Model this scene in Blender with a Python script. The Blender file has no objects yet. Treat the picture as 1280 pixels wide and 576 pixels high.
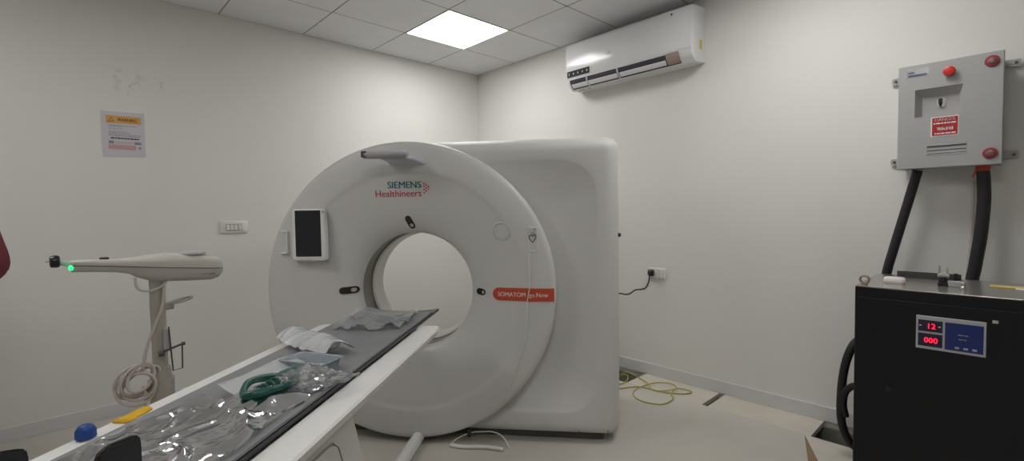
import bpy, bmesh, math, random
from mathutils import Vector, Matrix, noise
random.seed(7)
SC = bpy.context.scene
COL = SC.collection
PI = math.pi
# ------------------------------------------------------------------ materials
def mat(name, col, rough=.5, metal=0., spec=.5, emit=None, estr=0., bump=0., bscale=60., var=0., vscale=6., coat=0.):
    m = bpy.data.materials.new(name); m.use_nodes = True
    nt = m.node_tree; b = nt.nodes['Principled BSDF']
    b.inputs['Base Color'].default_value = (*col, 1); b.inputs['Roughness'].default_value = rough
    b.inputs['Metallic'].default_value = metal; b.inputs['Specular IOR Level'].default_value = spec
    b.inputs['Coat Weight'].default_value = coat
    if emit:
        b.inputs['Emission Color'].default_value = (*emit, 1); b.inputs['Emission Strength'].default_value = estr
    if bump or var:
        tc = nt.nodes.new('ShaderNodeTexCoord')
    if bump:
        n = nt.nodes.new('ShaderNodeTexNoise'); n.inputs['Scale'].default_value = bscale; n.inputs['Detail'].default_value = 4
        bp = nt.nodes.new('ShaderNodeBump'); bp.inputs['Strength'].default_value = bump; bp.inputs['Distance'].default_value = .01
        nt.links.new(tc.outputs['Object'], n.inputs['Vector']); nt.links.new(n.outputs['Fac'], bp.inputs['Height'])
        nt.links.new(bp.outputs['Normal'], b.inputs['Normal'])
    if var:
        n = nt.nodes.new('ShaderNodeTexNoise'); n.inputs['Scale'].default_value = vscale; n.inputs['Detail'].default_value = 5
        r = nt.nodes.new('ShaderNodeMapRange'); r.inputs['From Min'].default_value = .3; r.inputs['From Max'].default_value = .7
        r.inputs['To Min'].default_value = 1 - var; r.inputs['To Max'].default_value = 1 + var
        mx = nt.nodes.new('ShaderNodeMix'); mx.data_type = 'RGBA'; mx.blend_type = 'MULTIPLY'; mx.inputs['Factor'].default_value = 1
        mx.inputs[6].default_value = (*col, 1)
        nt.links.new(tc.outputs['Object'], n.inputs['Vector']); nt.links.new(n.outputs['Fac'], r.inputs['Value'])
        nt.links.new(r.outputs['Result'], mx.inputs[7]); nt.links.new(mx.outputs[2], b.inputs['Base Color'])
    return m

def film(name, col=(.9, .92, .93), milk=.12, rough=.12, bscale=40.):
    """clear crinkled packaging film: mostly see-through, a little milk, sharp glints"""
    m = bpy.data.materials.new(name); m.use_nodes = True; nt = m.node_tree
    nt.nodes.remove(nt.nodes['Principled BSDF']); out = nt.nodes['Material Output']
    tr = nt.nodes.new('ShaderNodeBsdfTransparent'); tr.inputs[0].default_value = (.97, .975, .98, 1)
    df = nt.nodes.new('ShaderNodeBsdfDiffuse'); df.inputs[0].default_value = (*col, 1)
    gl = nt.nodes.new('ShaderNodeBsdfGlossy'); gl.inputs['Roughness'].default_value = rough; gl.inputs[0].default_value = (.66, .67, .69, 1)
    fr = nt.nodes.new('ShaderNodeFresnel'); fr.inputs['IOR'].default_value = 1.48
    a = nt.nodes.new('ShaderNodeMixShader'); a.inputs[0].default_value = milk
    b = nt.nodes.new('ShaderNodeMixShader')
    tc = nt.nodes.new('ShaderNodeTexCoord'); n = nt.nodes.new('ShaderNodeTexNoise'); n.inputs['Scale'].default_value = bscale
    n.inputs['Detail'].default_value = 3
    bp = nt.nodes.new('ShaderNodeBump'); bp.inputs['Strength'].default_value = .7; bp.inputs['Distance'].default_value = .004
    L = nt.links.new
    L(tc.outputs['Object'], n.inputs['Vector']); L(n.outputs['Fac'], bp.inputs['Height'])
    L(bp.outputs['Normal'], gl.inputs['Normal']); L(bp.outputs['Normal'], fr.inputs['Normal'])
    L(tr.outputs[0], a.inputs[1]); L(df.outputs[0], a.inputs[2])
    L(fr.outputs[0], b.inputs[0]); L(a.outputs[0], b.inputs[1]); L(gl.outputs[0], b.inputs[2])
    L(b.outputs[0], out.inputs['Surface'])
    return m

def wall_mat(name, col, stains=()):
    m = mat(name, col, rough=.75, spec=.25, bump=.05, bscale=35, var=.02, vscale=1.3)
    nt = m.node_tree; b = nt.nodes['Principled BSDF']
    src = b.inputs['Base Color'].links[0].from_socket
    tc = nt.nodes.new('ShaderNodeTexCoord')
    for (c, r, thr) in stains:                    # scuffed plaster with a shape of its own
        mp = nt.nodes.new('ShaderNodeVectorMath'); mp.operation = 'DISTANCE'; mp.inputs[1].default_value = c
        nt.links.new(tc.outputs['Object'], mp.inputs[0])
        rr = nt.nodes.new('ShaderNodeMapRange'); rr.inputs['From Min'].default_value = r; rr.inputs['From Max'].default_value = r * .4
        nt.links.new(mp.outputs['Value'], rr.inputs['Value'])
        n = nt.nodes.new('ShaderNodeTexNoise'); n.inputs['Scale'].default_value = 26; n.inputs['Detail'].default_value = 6
        nt.links.new(tc.outputs['Object'], n.inputs['Vector'])
        r2 = nt.nodes.new('ShaderNodeMapRange'); r2.inputs['From Min'].default_value = thr; r2.inputs['From Max'].default_value = thr + .12
        nt.links.new(n.outputs['Fac'], r2.inputs['Value'])
        mu = nt.nodes.new('ShaderNodeMath'); mu.operation = 'MULTIPLY'
        nt.links.new(rr.outputs[0], mu.inputs[0]); nt.links.new(r2.outputs[0], mu.inputs[1])
        mx = nt.nodes.new('ShaderNodeMix'); mx.data_type = 'RGBA'
        mx.inputs[7].default_value = (col[0] * .84, col[1] * .79, col[2] * .72, 1)
        nt.links.new(mu.outputs[0], mx.inputs[0]); nt.links.new(src, mx.inputs[6]); src = mx.outputs[2]
    nt.links.new(src, b.inputs['Base Color'])
    return m

WALL = (.76, .75, .725)
M = dict(
    wall=wall_mat('wall_paint', WALL),
    wall_l=wall_mat('wall_paint_patched', WALL, [((-2.96, 0, 2.185), .11, .52), ((-2.78, 0, 2.20), .075, .52)]),
    base=mat('skirting_paint', (.66, .655, .66), .45),
    tile=mat('ceiling_tile', (.78, .78, .79), .85, spec=.2, bump=.05, bscale=200, var=.03, vscale=3),
    grid=mat('ceiling_grid', (.30, .29, .29), .5),
    floor=mat('floor_vinyl', (.56, .535, .48), .42, spec=.4, bump=.02, bscale=30, var=.05, vscale=2.2),
    panel=mat('floor_board', (.62, .58, .51), .5, var=.05, vscale=4),
    board_edge=mat('board_edge', (.30, .19, .12), .8),
    pit=mat('trench_concrete', (.20, .20, .17), .95, bump=.4, bscale=25, var=.25, vscale=9),
    gwhite=mat('gantry_white', (.64, .635, .625), .34, spec=.45),
    gwhite2=mat('gantry_cover', (.65, .645, .635), .5, spec=.45),
    tube=mat('bore_ring_smoke', (.22, .215, .19), .4),
    bore=mat('bore_white', (.78, .775, .75), .4),
    arm=mat('arm_grey', (.42, .42, .43), .35),
    neckreflect=mat('arm_mount_reflection', (.55, .55, .62), .25),  # bluish-lilac reflection on the mount, put into its base colour
    dark=mat('dark_plastic', (.012, .012, .013), .35),
    softdark=mat('black_foam', (.012, .012, .014), .7, bump=.1, bscale=150),
    window=mat('laser_window', (.03, .022, .02), .15),
    screen=mat('screen_glass', (.010, .011, .018), .12, spec=.5),
    seam=mat('seam_grey', (.10, .10, .10), .8),
    teal=mat('teal_print', (.0, .16, .17), .5), redp=mat('red_print', (.55, .02, .06), .5),
    plate=mat('nameplate_red', (.56, .075, .03), .4), wprint=mat('white_print', (.85, .8, .78), .5),
    rail=mat('table_white', (.80, .795, .785), .38),
    ped=mat('pedestal_white', (.62, .61, .59), .42),
    pad=mat('pad_grey', (.25, .255, .265), .5, var=.08, vscale=7),
    carbon=mat('cradle_black', (.015, .015, .018), .3),
    film=film('clear_film', milk=.25, rough=.16, bscale=30), wrap=film('milky_wrap', milk=.42, rough=.15, bscale=35), pouch=film('pouch_film', milk=.05, rough=.12, bscale=30), bag=film('bag_film', milk=.24, rough=.15, bscale=50), milk=film('foam_film', (.85, .87, .9), milk=.62, rough=.25, bscale=80),
    traym=film('tray_plastic', (.7, .78, .85), milk=.45, rough=.15, bscale=12),
    paper=mat('paper_white', (.82, .84, .84), .7),
    green=mat('green_tube', (.006, .08, .062), .3),
    yellow=mat('yellow_cloth', (.75, .44, .015), .7, bump=.3, bscale=120),
    blue=mat('blue_cap', (.01, .06, .27), .45),
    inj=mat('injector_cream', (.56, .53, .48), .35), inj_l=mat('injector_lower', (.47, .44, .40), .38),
    pole=mat('pole_metal', (.50, .47, .42), .35, metal=.4), cable=mat('cable_beige', (.56, .50, .46), .55),
    steel=mat('steel', (.55, .55, .54), .3, metal=.9), darksteel=mat('dark_steel', (.10, .10, .10), .4, metal=.6),
    led=mat('green_lamp', (.02, .5, .15), .3, emit=(.02, 1., .25), estr=1.8), clear=mat('syringe_tip', (.35, .6, .42), .25),
    poster=mat('poster_paper', (.60, .575, .62), .35), orange=mat('poster_orange', (.70, .38, .10), .5), ink=mat('ink', (.06, .05, .05), .6),
    inkg=mat('ink_grey', (.28, .27, .30), .6), inkr=mat('ink_pink', (.55, .33, .34), .6),
    switch=mat('switch_white', (.74, .735, .71), .35), sgap=mat('switch_gap', (.16, .15, .14), .6),
    ac=mat('ac_white', (.76, .76, .77), .18, spec=.6), acin=mat('ac_slot', (.03, .03, .04), .6), acbrown=mat('ac_tape', (.36, .27, .24), .5),
    acgold=mat('ac_emblem', (.6, .6, .62), .3),
    energy=mat('label_yellow', (.60, .50, .12), .5),
    lamp=mat('lamp_diffuser', (.9, .9, .9), .5, emit=(1., .985, .96), estr=16.), lampf=mat('lamp_frame', (.8, .8, .8), .4),
    boxg=mat('box_grey', (.40, .405, .40), .38), boxs=mat('box_side', (.40, .405, .40), .42), signr=mat('sign_red', (.42, .02, .03), .5),
    redb=mat('button_red', (.62, .03, .02), .35), lockr=mat('lock_red', (.33, .03, .05), .45), chrome=mat('chrome', (.5, .47, .46), .35, metal=.9),
    lockcore=mat('lock_core', (.30, .17, .17), .3, metal=.7),
    silver=mat('silver_label', (.55, .55, .58), .25, metal=.5), navy=mat('label_navy', (.06, .07, .16), .5),
    cab=mat('cabinet_black', (.006, .006, .0085), .45, spec=.35, bump=.03, bscale=300), cabtop=mat('cabinet_top', (.40, .39, .365), .22, metal=.65),
    bezel=mat('bezel_grey', (.50, .50, .52), .4), lcd=mat('panel_blue', (.012, .03, .17), .35), dkblue=mat('display_dark', (.02, .018, .05), .3),
    leds=mat('led_red', (.6, .0, .02), .4, emit=(1., .02, .08), estr=1.6), btn=mat('button_grey', (.45, .45, .5), .5),
    rubber=mat('cable_black', (.012, .011, .014), .55, bump=.15, bscale=90), wire=mat('wire_yellow', (.44, .41, .09), .5), wiregrn=mat('wire_white', (.74, .73, .69), .5),
    eye=mat('eye_bolt', (.36, .30, .26), .4, metal=.6), ypaper=mat('card_yellow', (.62, .50, .16), .7),
    red=mat('maroon_cloth', (.15, .022, .032), .85, bump=.3, bscale=90), skin=mat('skin', (.42, .24, .16), .55), hair=mat('hair_black', (.012, .01, .01), .6),
    trousers=mat('trousers', (.03, .035, .05), .85), eyew=mat('eye_white', (.8, .8, .78), .3), lip=mat('lip', (.33, .12, .10), .5), copper=mat('red_tape', (.5, .06, .03), .5),
)
# ------------------------------------------------------------------ object helpers
def new(name, bm, m, parent=None, smooth=False, loc=(0, 0, 0), rz=0.):
    me = bpy.data.meshes.new(name)
    bmesh.ops.recalc_face_normals(bm, faces=bm.faces)
    bm.to_mesh(me); bm.free()
    ms = m if isinstance(m, (list, tuple)) else [m]
    for k in ms: me.materials.append(k)
    if smooth:
        for p in me.polygons: p.use_smooth = True
    o = bpy.data.objects.new(name, me); COL.objects.link(o)
    o.location = loc; o.rotation_euler = (0, 0, rz)
    if parent: o.parent = parent
    if smooth == 'auto':
        try:
            me.set_sharp_from_angle(angle=math.radians(38))
        except Exception: pass
    return o
def tag(o, label, cat, group=None, kind=None):
    o['label'] = label; o['category'] = cat
    if group: o['group'] = group
    if kind: o['kind'] = kind
    return o
def thing(name, label, cat, loc, rz=0., group=None):
    o = bpy.data.objects.new(name, None); COL.objects.link(o)
    o.location = loc; o.rotation_euler = (0, 0, rz); o.empty_display_size = .1
    return tag(o, label, cat, group)
def struct(name, bm, m, **k):
    o = new(name, bm, m, **k); o['kind'] = 'structure'; return o
def B(): return bmesh.new()
def box(bm, x0, x1, y0, y1, z0, z1, bev=0., seg=2):
    r = bmesh.ops.create_cube(bm, size=1.)
    vs = r['verts']
    for v in vs:
        v.co = Vector(((x0 + x1) / 2 + v.co.x * (x1 - x0), (y0 + y1) / 2 + v.co.y * (y1 - y0), (z0 + z1) / 2 + v.co.z * (z1 - z0)))
    if bev:
        es = {e for v in vs for e in v.link_edges}
        bmesh.ops.bevel(bm, geom=list(es), offset=bev, segments=seg, affect='EDGES', profile=.5)
    return bm
def loft(bm, rings, cap0=True, cap1=True, closed=True):
    R = [[bm.verts.new(p) for p in r] for r in rings]; n = len(R[0])
    for a, b in zip(R, R[1:]):
        for i in range(n if closed else n - 1):
            j = (i + 1) % n
            bm.faces.new((a[i], a[j], b[j], b[i]))
    if cap0: bm.faces.new(R[0][::-1])
    if cap1: bm.faces.new(R[-1])
    return R
def prism(bm, pts, y0, y1):                    # outline in x,z pushed along y
    loft(bm, [[(x, y0, z) for x, z in pts], [(x, y1, z) for x, z in pts]]); return bm
def prismx(bm, pts, x0, x1):                   # outline in y,z pushed along x
    loft(bm, [[(x0, y, z) for y, z in pts], [(x1, y, z) for y, z in pts]]); return bm
def prismz(bm, pts, z0, z1):
    loft(bm, [[(x, y, z0) for x, y in pts], [(x, y, z1) for x, y in pts]]); return bm
def rrect(x0, x1, z0, z1, r, n=6):
    out = []
    for cx, cz, a in ((x1 - r, z1 - r, 0), (x0 + r, z1 - r, 90), (x0 + r, z0 + r, 180), (x1 - r, z0 + r, 270)):
        for k in range(n + 1):
            t = math.radians(a + 90 * k / n); out.append((cx + r * math.cos(t), cz + r * math.sin(t)))
    return out
def circ(cx, cz, r, n=32, ry=None):
    return [(cx + r * math.cos(2 * PI * k / n), cz + (ry or r) * math.sin(2 * PI * k / n)) for k in range(n)]
def smoothpath(pts, k=8):
    P = [Vector(p) for p in pts]
    if len(P) < 3: return P
    out = []
    Q = [2 * P[0] - P[1]] + P + [2 * P[-1] - P[-2]]
    for i in range(1, len(Q) - 2):
        a, b, c, d = Q[i - 1:i + 3]
        for s in range(k):
            t = s / k
            out.append(.5 * ((2 * b) + (c - a) * t + (2 * a - 5 * b + 4 * c - d) * t * t + (3 * b - a - 3 * c + d) * t ** 3))
    out.append(P[-1]); return out
def tube(bm, pts, r, n=10, k=8, closed=False, smooth=True):
    P = smoothpath(pts, k) if smooth else [Vector(p) for p in pts]
    rad = r if callable(r) else (lambda t: r)
    rings = []; up = None
    for i, p in enumerate(P):
        t = (P[min(i + 1, len(P) - 1)] - P[max(i - 1, 0)]).normalized()
        if up is None:
            up = t.orthogonal().normalized()
        else:
            up = (up - t * up.dot(t)).normalized()
        s = t.cross(up); rr = rad(i / max(1, len(P) - 1))
        rings.append([p + (up * math.cos(2 * PI * j / n) + s * math.sin(2 * PI * j / n)) * rr for j in range(n)])
    loft(bm, rings, True, True); return bm
def cyl(bm, p0, p1, r0, r1=None, n=24):
    p0, p1 = Vector(p0), Vector(p1)
    return tube(bm, [p0, p1], (lambda t: r0 + ((r1 if r1 is not None else r0) - r0) * t), n, smooth=False)
def lathe(bm, prof, c=(0, 0, 0), n=32, axis='z'):
    rings = []
    for r, h in prof:
        ring = []
        for k in range(n):
            a = 2 * PI * k / n; x, y = r * math.cos(a), r * math.sin(a)
            ring.append({'z': (c[0] + x, c[1] + y, c[2] + h), 'y': (c[0] + x, c[1] + h, c[2] + y), 'x': (c[0] + h, c[1] + x, c[2] + y)}[axis])
        rings.append(ring)
    loft(bm, rings); return bm
def textbm(s, size, align='LEFT', width=1., bold=0.):
    cu = bpy.data.curves.new('lettering', 'FONT'); cu.body = s; cu.size = size; cu.align_x = align
    cu.resolution_u = 3
    o = bpy.data.objects.new('lettering', cu); COL.objects.link(o)
    bpy.context.view_layer.update()
    me = bpy.data.meshes.new_from_object(o.evaluated_get(bpy.context.evaluated_depsgraph_get()))
    bpy.data.objects.remove(o); bpy.data.curves.remove(cu)
    bm = B(); bm.from_mesh(me); bpy.data.meshes.remove(me)
    if bold:                                       # heavier strokes: the same letters once more, a hair to the side
        g = bmesh.ops.duplicate(bm, geom=bm.verts[:] + bm.edges[:] + bm.faces[:])['geom']
        for v in g:
            if isinstance(v, bmesh.types.BMVert): v.co.x += bold * 2
    for v in bm.verts: v.co.x *= width
    return bm
def text(name, s, size, m, parent, x, z, y=0., align='LEFT', width=1., bold=0., conform=None):
    bm = textbm(s, size, align, width, bold)
    for v in bm.verts:
        X, Z = x + v.co.x, z + v.co.y
        v.co = Vector((X, (conform(X, Z) + y) if conform else y, Z))
    return new(name, bm, m, parent)
def decal(name, pts, m, parent, y, conform=None, th=.0012, cuts=0):
    """thin printed or inset piece: an outline in x,z with a real thickness, following a surface"""
    bm = B(); vs = [bm.verts.new((x, 0, z)) for x, z in pts]; bm.faces.new(vs)
    if cuts:
        xs = [p[0] for p in pts]; zs = [p[1] for p in pts]
        for k in range(1, cuts):
            t = min(xs) + (max(xs) - min(xs)) * k / cuts
            bmesh.ops.bisect_plane(bm, geom=bm.verts[:] + bm.edges[:] + bm.faces[:], plane_co=(t, 0, 0), plane_no=(1, 0, 0))
        for k in range(1, cuts):
            t = min(zs) + (max(zs) - min(zs)) * k / cuts
            bmesh.ops.bisect_plane(bm, geom=bm.verts[:] + bm.edges[:] + bm.faces[:], plane_co=(0, 0, t), plane_no=(0, 0, 1))
    r = bmesh.ops.extrude_face_region(bm, geom=bm.faces[:])
    top = [g for g in r['geom'] if isinstance(g, bmesh.types.BMVert)]
    for v in top: v.co.y = -th
    for v in bm.verts:
        b = conform(v.co.x, v.co.z) if conform else 0
        v.co.y += b + y
    return new(name, bm, m, parent)
RIGHT = -PI / 2        # frame of the right wall: x runs along the wall to the right, y goes into the wall
# ------------------------------------------------------------------ the room
H = 2.755
X0, Y0 = -6.0, -6.4
bm = B(); box(bm, X0, .12, 0, .12, -.05, H + .2); struct('wall_left', bm, M['wall_l'])
bm = B(); box(bm, 0, .12, Y0, 0, -.35, H + .2); struct('wall_right', bm, M['wall'])
bm = B(); box(bm, X0 - .12, X0, Y0, .12, -.05, H + .2); struct('wall_far_left', bm, M['wall'])
bm = B(); box(bm, X0 - .12, .12, Y0 - .12, Y0, -.35, H + .2); struct('wall_back', bm, M['wall'])
# floor with the open cable trench along the right wall
bm = B()
box(bm, X0, -.285, Y0, 0, -.3, 0)
box(bm, -.285, 0, -1.72, 0, -.3, 0)
box(bm, -.285, 0, Y0, -4.6, -.3, 0)
struct('floor', bm, M['floor'])
bm = B(); box(bm, -.285, 0, -4.6, -1.72, -.30, -.20)
box(bm, -.285, -.262, -4.6, -1.72, -.2, -.03); box(bm, -.022, 0, -4.6, -1.72, -.2, -.03)
struct('trim_1', bm, M['pit'])
# ceiling: recessed tiles hung in a metal grid, the lamp's cell left open
u0, v0, S = .625, .573, .6
xs = [0.] + [-(u0 + S * k) for k in range(10)]; xs = [x for x in xs if x > X0] + [X0]
ys = [0.] + [-(v0 + S * k) for k in range(11)]; ys = [y for y in ys if y > Y0] + [Y0]
LAMPS = [(1, 1), (6, 2), (1, 5), (5, 6)]
bm = B()
for i in range(len(xs) - 1):
    for j in range(len(ys) - 1):
        if (i, j) in LAMPS: continue
        g = .0055
        box(bm, xs[i + 1] + g, xs[i] - g, ys[j + 1] + g, ys[j] - g, H, H + .015)
struct('ceiling', bm, M['tile'])
bm = B()
box(bm, X0, 0, Y0, 0, H + .06, H + .12)
for x in xs[1:-1]: box(bm, x - .011, x + .011, Y0, 0, H + .001, H + .06)
for y in ys[1:-1]: box(bm, X0, 0, y - .011, y + .011, H + .001, H + .06)
box(bm, X0, 0, -.012, 0, H + .001, H + .06); box(bm, -.012, 0, Y0, 0, H + .001, H + .06)
struct('trim_2', bm, M['grid'])
# skirting
bm = B(); box(bm, X0, 0, -.012, 0, 0, .085, .003); struct('baseboard_left', bm, M['base'])
bm = B(); box(bm, -.012, 0, Y0, -.012, 0, .09, .003); struct('baseboard_right', bm, M['base'])

def ceiling_lamp(i, j, label, group=None):
    x0, x1, y0, y1 = xs[i + 1], xs[i], ys[j + 1], ys[j]
    t = thing('ceiling_light', label, 'ceiling light', ((x0 + x1) / 2, (y0 + y1) / 2, H), 0, group)
    h = .289
    bm = B()
    for a in ((-h - .008, h + .008, -h - .008, -h), (-h - .008, h + .008, h, h + .008), (-h - .008, -h, -h, h), (h, h + .008, -h, h)):
        box(bm, *a, -.004, .03)
    new('light_frame', bm, M['lampf'], t)
    bm = B(); box(bm, -h, h, -h, h, .0, .012); new('diffuser', bm, M['lamp'], t)
    return t
ceiling_lamp(1, 1, 'square glowing white LED panel set in the tiled ceiling near the corner')
for k, (i, j) in enumerate(LAMPS[1:]):
    ceiling_lamp(i, j, 'square white LED ceiling panel overhead, outside the picture', 'ceiling panels outside the picture')
# floor boards covering the trench
def board(y0, y1, label):
    bm = B(); box(bm, -.14, .14, -(y1 - y0) / 2, (y1 - y0) / 2, -.03, 0, .002)
    o = new('floor_panel', bm, M['panel'], loc=(-.1435, (y0 + y1) / 2, 0)); tag(o, label, 'floor panel', 'loose boards over the cable trench')
board(-2.607, -2.03, 'loose cream board over the trench beside the yellow wire')
board(-3.238, -2.645, 'loose cream trench board between the narrow dark slot and the open pit')
# raised board in front of the cabinet, brown cut edge showing
bm = B()
lo = [(0., 0., 0.), (.295, 0., 0.), (.295, -.36, 0.), (.115, -.36, 0.)]
hi = [(0., 0., .010), (.295, 0., .010), (.295, -.36, .045), (.158, -.36, .045)]
loft(bm, [lo, hi])
o = thing('loose_board', 'tilted cream floor board with brown cut edge in front of the black cabinet', 'floor board', (-.315, -3.217, .001), RIGHT)
new('board_core', bm, M['board_edge'], o)
bm = B(); loft(bm, [[(x, y, z + .0002) for x, y, z in hi], [(x, y, z + .003) for x, y, z in hi]])
new('board_face', bm, M['panel'], o)

# ------------------------------------------------------------------ CT scanner
TH = math.radians(39.8); GZ = TH - PI / 2
ORG = Vector((-1.89574, -1.74401, 0))
UX = Vector((math.sin(TH), -math.cos(TH), 0)); VY = Vector((math.cos(TH), math.sin(TH), 0))
def L2W(u, v, z=0.): return ORG + UX * u + VY * v + Vector((0, 0, z))
CZ = .859
PROF = [(.325, .100), (.330, .090), (.341, .079), (.36, .066), (.40, .049), (.46, .033), (.55, .016), (.640, .0055), (.655, .0042), (.664, .001), (.675, -.0015), (.70, -.002), (.80, 0.), (.820, .006), (.829, .016), (.832, .03), (.832, .09)]
def cu(r): return -.035 + (-.068 + .035) * min(1, max(0, (r - .325) / (.832 - .325)))
def surf(u, z):
    r = .5
    for _ in range(12): r = math.hypot(u - cu(r), z - CZ)
    if r <= PROF[0][0]: return PROF[0][1]
    for (a, va), (b, vb) in zip(PROF, PROF[1:-1]):
        if r <= b: return va + (vb - va) * (r - a) / (b - a)
    return PROF[-2][1]
ct = thing('ct_scanner', 'large off-white CT scanner gantry with round bore and orange-red name stripe', 'CT scanner', ORG, GZ)
NS = 256
dirs = [(math.cos(2 * PI * k / NS), math.sin(2 * PI * k / NS)) for k in range(NS)]
BC = (-.035, CZ)
def sd_body(x, z, r, x1, z0, z1):
    cx, cz = (-.066 + x1) / 2, (z0 + z1) / 2; hx, hz_ = (x1 + .066) / 2, (z1 - z0) / 2
    # the left end is a half disc, the right end a rounded box
    qx, qz = abs(x - cx) - hx + r, abs(z - cz) - hz_ + r
    b = math.hypot(max(qx, 0), max(qz, 0)) + min(max(qx, qz), 0) - r
    c = math.hypot(x + .066, z - cz) - hz_
    return min(b, c) if x > -.066 else c
def outline(inset, r=.065, x1=1.110, z0=.030, z1=1.702):
    P = []
    for dx, dz in dirs:
        lo, hi = 0., 2.
        for _ in range(40):
            m = (lo + hi) / 2
            if sd_body(BC[0] + dx * m, BC[1] + dz * m, r, x1, z0, z1) < -inset: lo = m
            else: hi = m
        P.append((BC[0] + dx * lo, BC[1] + dz * lo))
    return P
def at_v(P, v): return [(x, v, z) for x, z in P]
bm = B()
rings = []
rings.append(at_v([(BC[0] + d[0] * .50, BC[1] + d[1] * .50) for d in dirs], .80))
rings.append(at_v(outline(.05), .80)); rings.append(at_v(outline(.012), .785)); rings.append(at_v(outline(0), .75))
rings.append(at_v(outline(0), .20))
for k in range(1, 9):
    a = PI / 2 * k / 8
    rings.append(at_v(outline(.075 * (1 - math.cos(a))), .20 - .125 * math.sin(a)))
pa = outline(0, r=.20, x1=.992, z0=.165, z1=1.580); pb = outline(.030, r=.20, x1=.992, z0=.165, z1=1.580)
rings.append(at_v(outline(.085), .0748))
rings.append(at_v(pa, .0755)); rings.append(at_v([((a[0] + b[0]) / 2, (a[1] + b[1]) / 2) for a, b in zip(pa, pb)], .0785)); rings.append(at_v(pb, .0865))
rings.append(at_v([(BC[0] + d[0] * .50, BC[1] + d[1] * .50) for d in dirs], .097))
loft(bm, rings, False, False)
new('housing', bm, M['gwhite2'], ct, smooth='auto')
bm = B()
rings = [[(cu(r) + dx * r, v, CZ + dz * r) for dx, dz in dirs] for r, v in PROF]
loft(bm, rings, False, False)
new('front_cover', bm, M['gwhite'], ct, smooth='auto')
# bore
def ringset(prof, name, m, flip=False):
    bm = B(); loft(bm, [[(BC[0] + dx * r, v, CZ + dz * r) for dx, dz in dirs] for r, v in prof], False, False)
    return new(name, bm, m, ct, smooth='auto')
ringset([(.327, .100), (.334, .102), (.334, .238), (.327, .24)], 'scan_ring', M['tube'])
ringset([(.327, .24), (.318, .25), (.316, .38), (.33, .41), (.49, .79), (.505, .80)], 'bore_liner', M['bore'])
# base and the shadow gap under the covers
bm = B(); box(bm, -.60, 1.02, .14, .72, 0, .06, .01); new('base_frame', bm, M['seam'], ct)
for u_ in (.875, 1.035):
    decal('cover_seam', [(u_, .05), (u_ + .003, .05), (u_ + .003, .125), (u_, .125)], M['seam'], ct, .088 if u_ < 1 else .083)
# laser windows
def stadium(cx, cz, L, w, ang, n=8):
    out = []
    for s, a0 in ((1, -90), (-1, 90)):
        for k in range(n + 1):
            t = math.radians(a0 + 180 * k / n); out.append((s * (L / 2 - w / 2) + w / 2 * math.cos(t), w / 2 * math.sin(t)))
    ca, sa = math.cos(ang), math.sin(ang)
    return [(cx + x * ca - z * sa, cz + x * sa + z * ca) for x, z in out]
def laser_window(cx, cz, L, w, ang):
    o = decal('laser_window', stadium(cx, cz, L, w, ang), M['window'], ct, -.001, surf, .0035, cuts=5)
    o2 = decal('window_lens', stadium(cx + L * .24 * math.cos(ang), cz + L * .24 * math.sin(ang), L * .28, w * .55, ang), M['arm'], o, -.0047, surf, .001, cuts=3)
laser_window(-.424, .857, .105, .040, math.radians(4))
laser_window(-.052, 1.243, .078, .036, math.radians(-66))
laser_window(.345, .853, .055, .036, math.radians(-8))
# nameplate
bm_pts = stadium(.60, .846, .40, .070, 0, 10)
npts = [(x, z) for x, z in bm_pts if x < .55]
cut = [(x if x < .60 else None, z) for x, z in bm_pts]
pl = [(.418 + .035 - .035 * math.cos(t) if False else .450 + .035 * math.cos(t), .846 + .035 * math.sin(t)) for t in [PI / 2 + PI * k / 12 for k in range(13)]] + [(.742, .811), (.744, .881)]
pl[-2] = (.7525, .811); pl[-1] = (.7525, .881)
npl = decal('nameplate', pl, M['plate'], ct, -.0015, surf, .0025, cuts=26)
text('plate_lettering', 'SOMATOM  go.Now', .034, M['wprint'], npl, .443, .8345, -.0052, width=.93, bold=.0005, conform=surf)
# maker's lettering and dot mark
text('logo_lettering', 'SIEMENS', .052, M['teal'], ct, .030, 1.433, -.0016, 'RIGHT', 1.0, .0012, conform=surf)
text('logo_lettering', 'Healthineers', .053, M['redp'], ct, .030, 1.386, -.0016, 'RIGHT', .98, .0004, conform=surf)
bm = B()
for dx, dz, r in ((.004, .032, .0045), (.016, .024, .0045), (.028, .014, .005), (.016, .006, .0045), (.004, -.002, .0045), (.004, .016, .0045), (.016, -.010, .0045), (.004, -.02, .004), (.028, .0, .004)):
    cx, cz = .042 + dx, 1.425 + dz
    f = [bm.verts.new((x, surf(cx, cz) - .0016, z)) for x, z in circ(cx, cz, r, 10)]; bm.faces.new(f)
new('logo_dots', bm, M['redp'], ct)
# tablet screen on the left of the face
bm = B()
rg = []
for y, d in ((-.001, 0.), (-.026, 0.), (-.032, .004), (-.034, .010)):
    rg.append([(x, y, z) for x, z in rrect(-.712 + d, -.512 - d, 1.034 + d, 1.326 - d, .022)])
loft(bm, rg)
tb = new('touch_panel', bm, M['rail'], ct, smooth='auto')
bm = B(); prism(bm, rrect(-.688, -.537, 1.060, 1.318, .003), -.0355, -.033); new('panel_screen', bm, M['screen'], tb)
bm = B(); box(bm, -.527, -.522, -.036, -.034, 1.302, 1.318); box(bm, -.536 + .018, -.512, -.036, -.034, 1.306, 1.312); new('panel_mark', bm, M['inkg'], tb)
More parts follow.
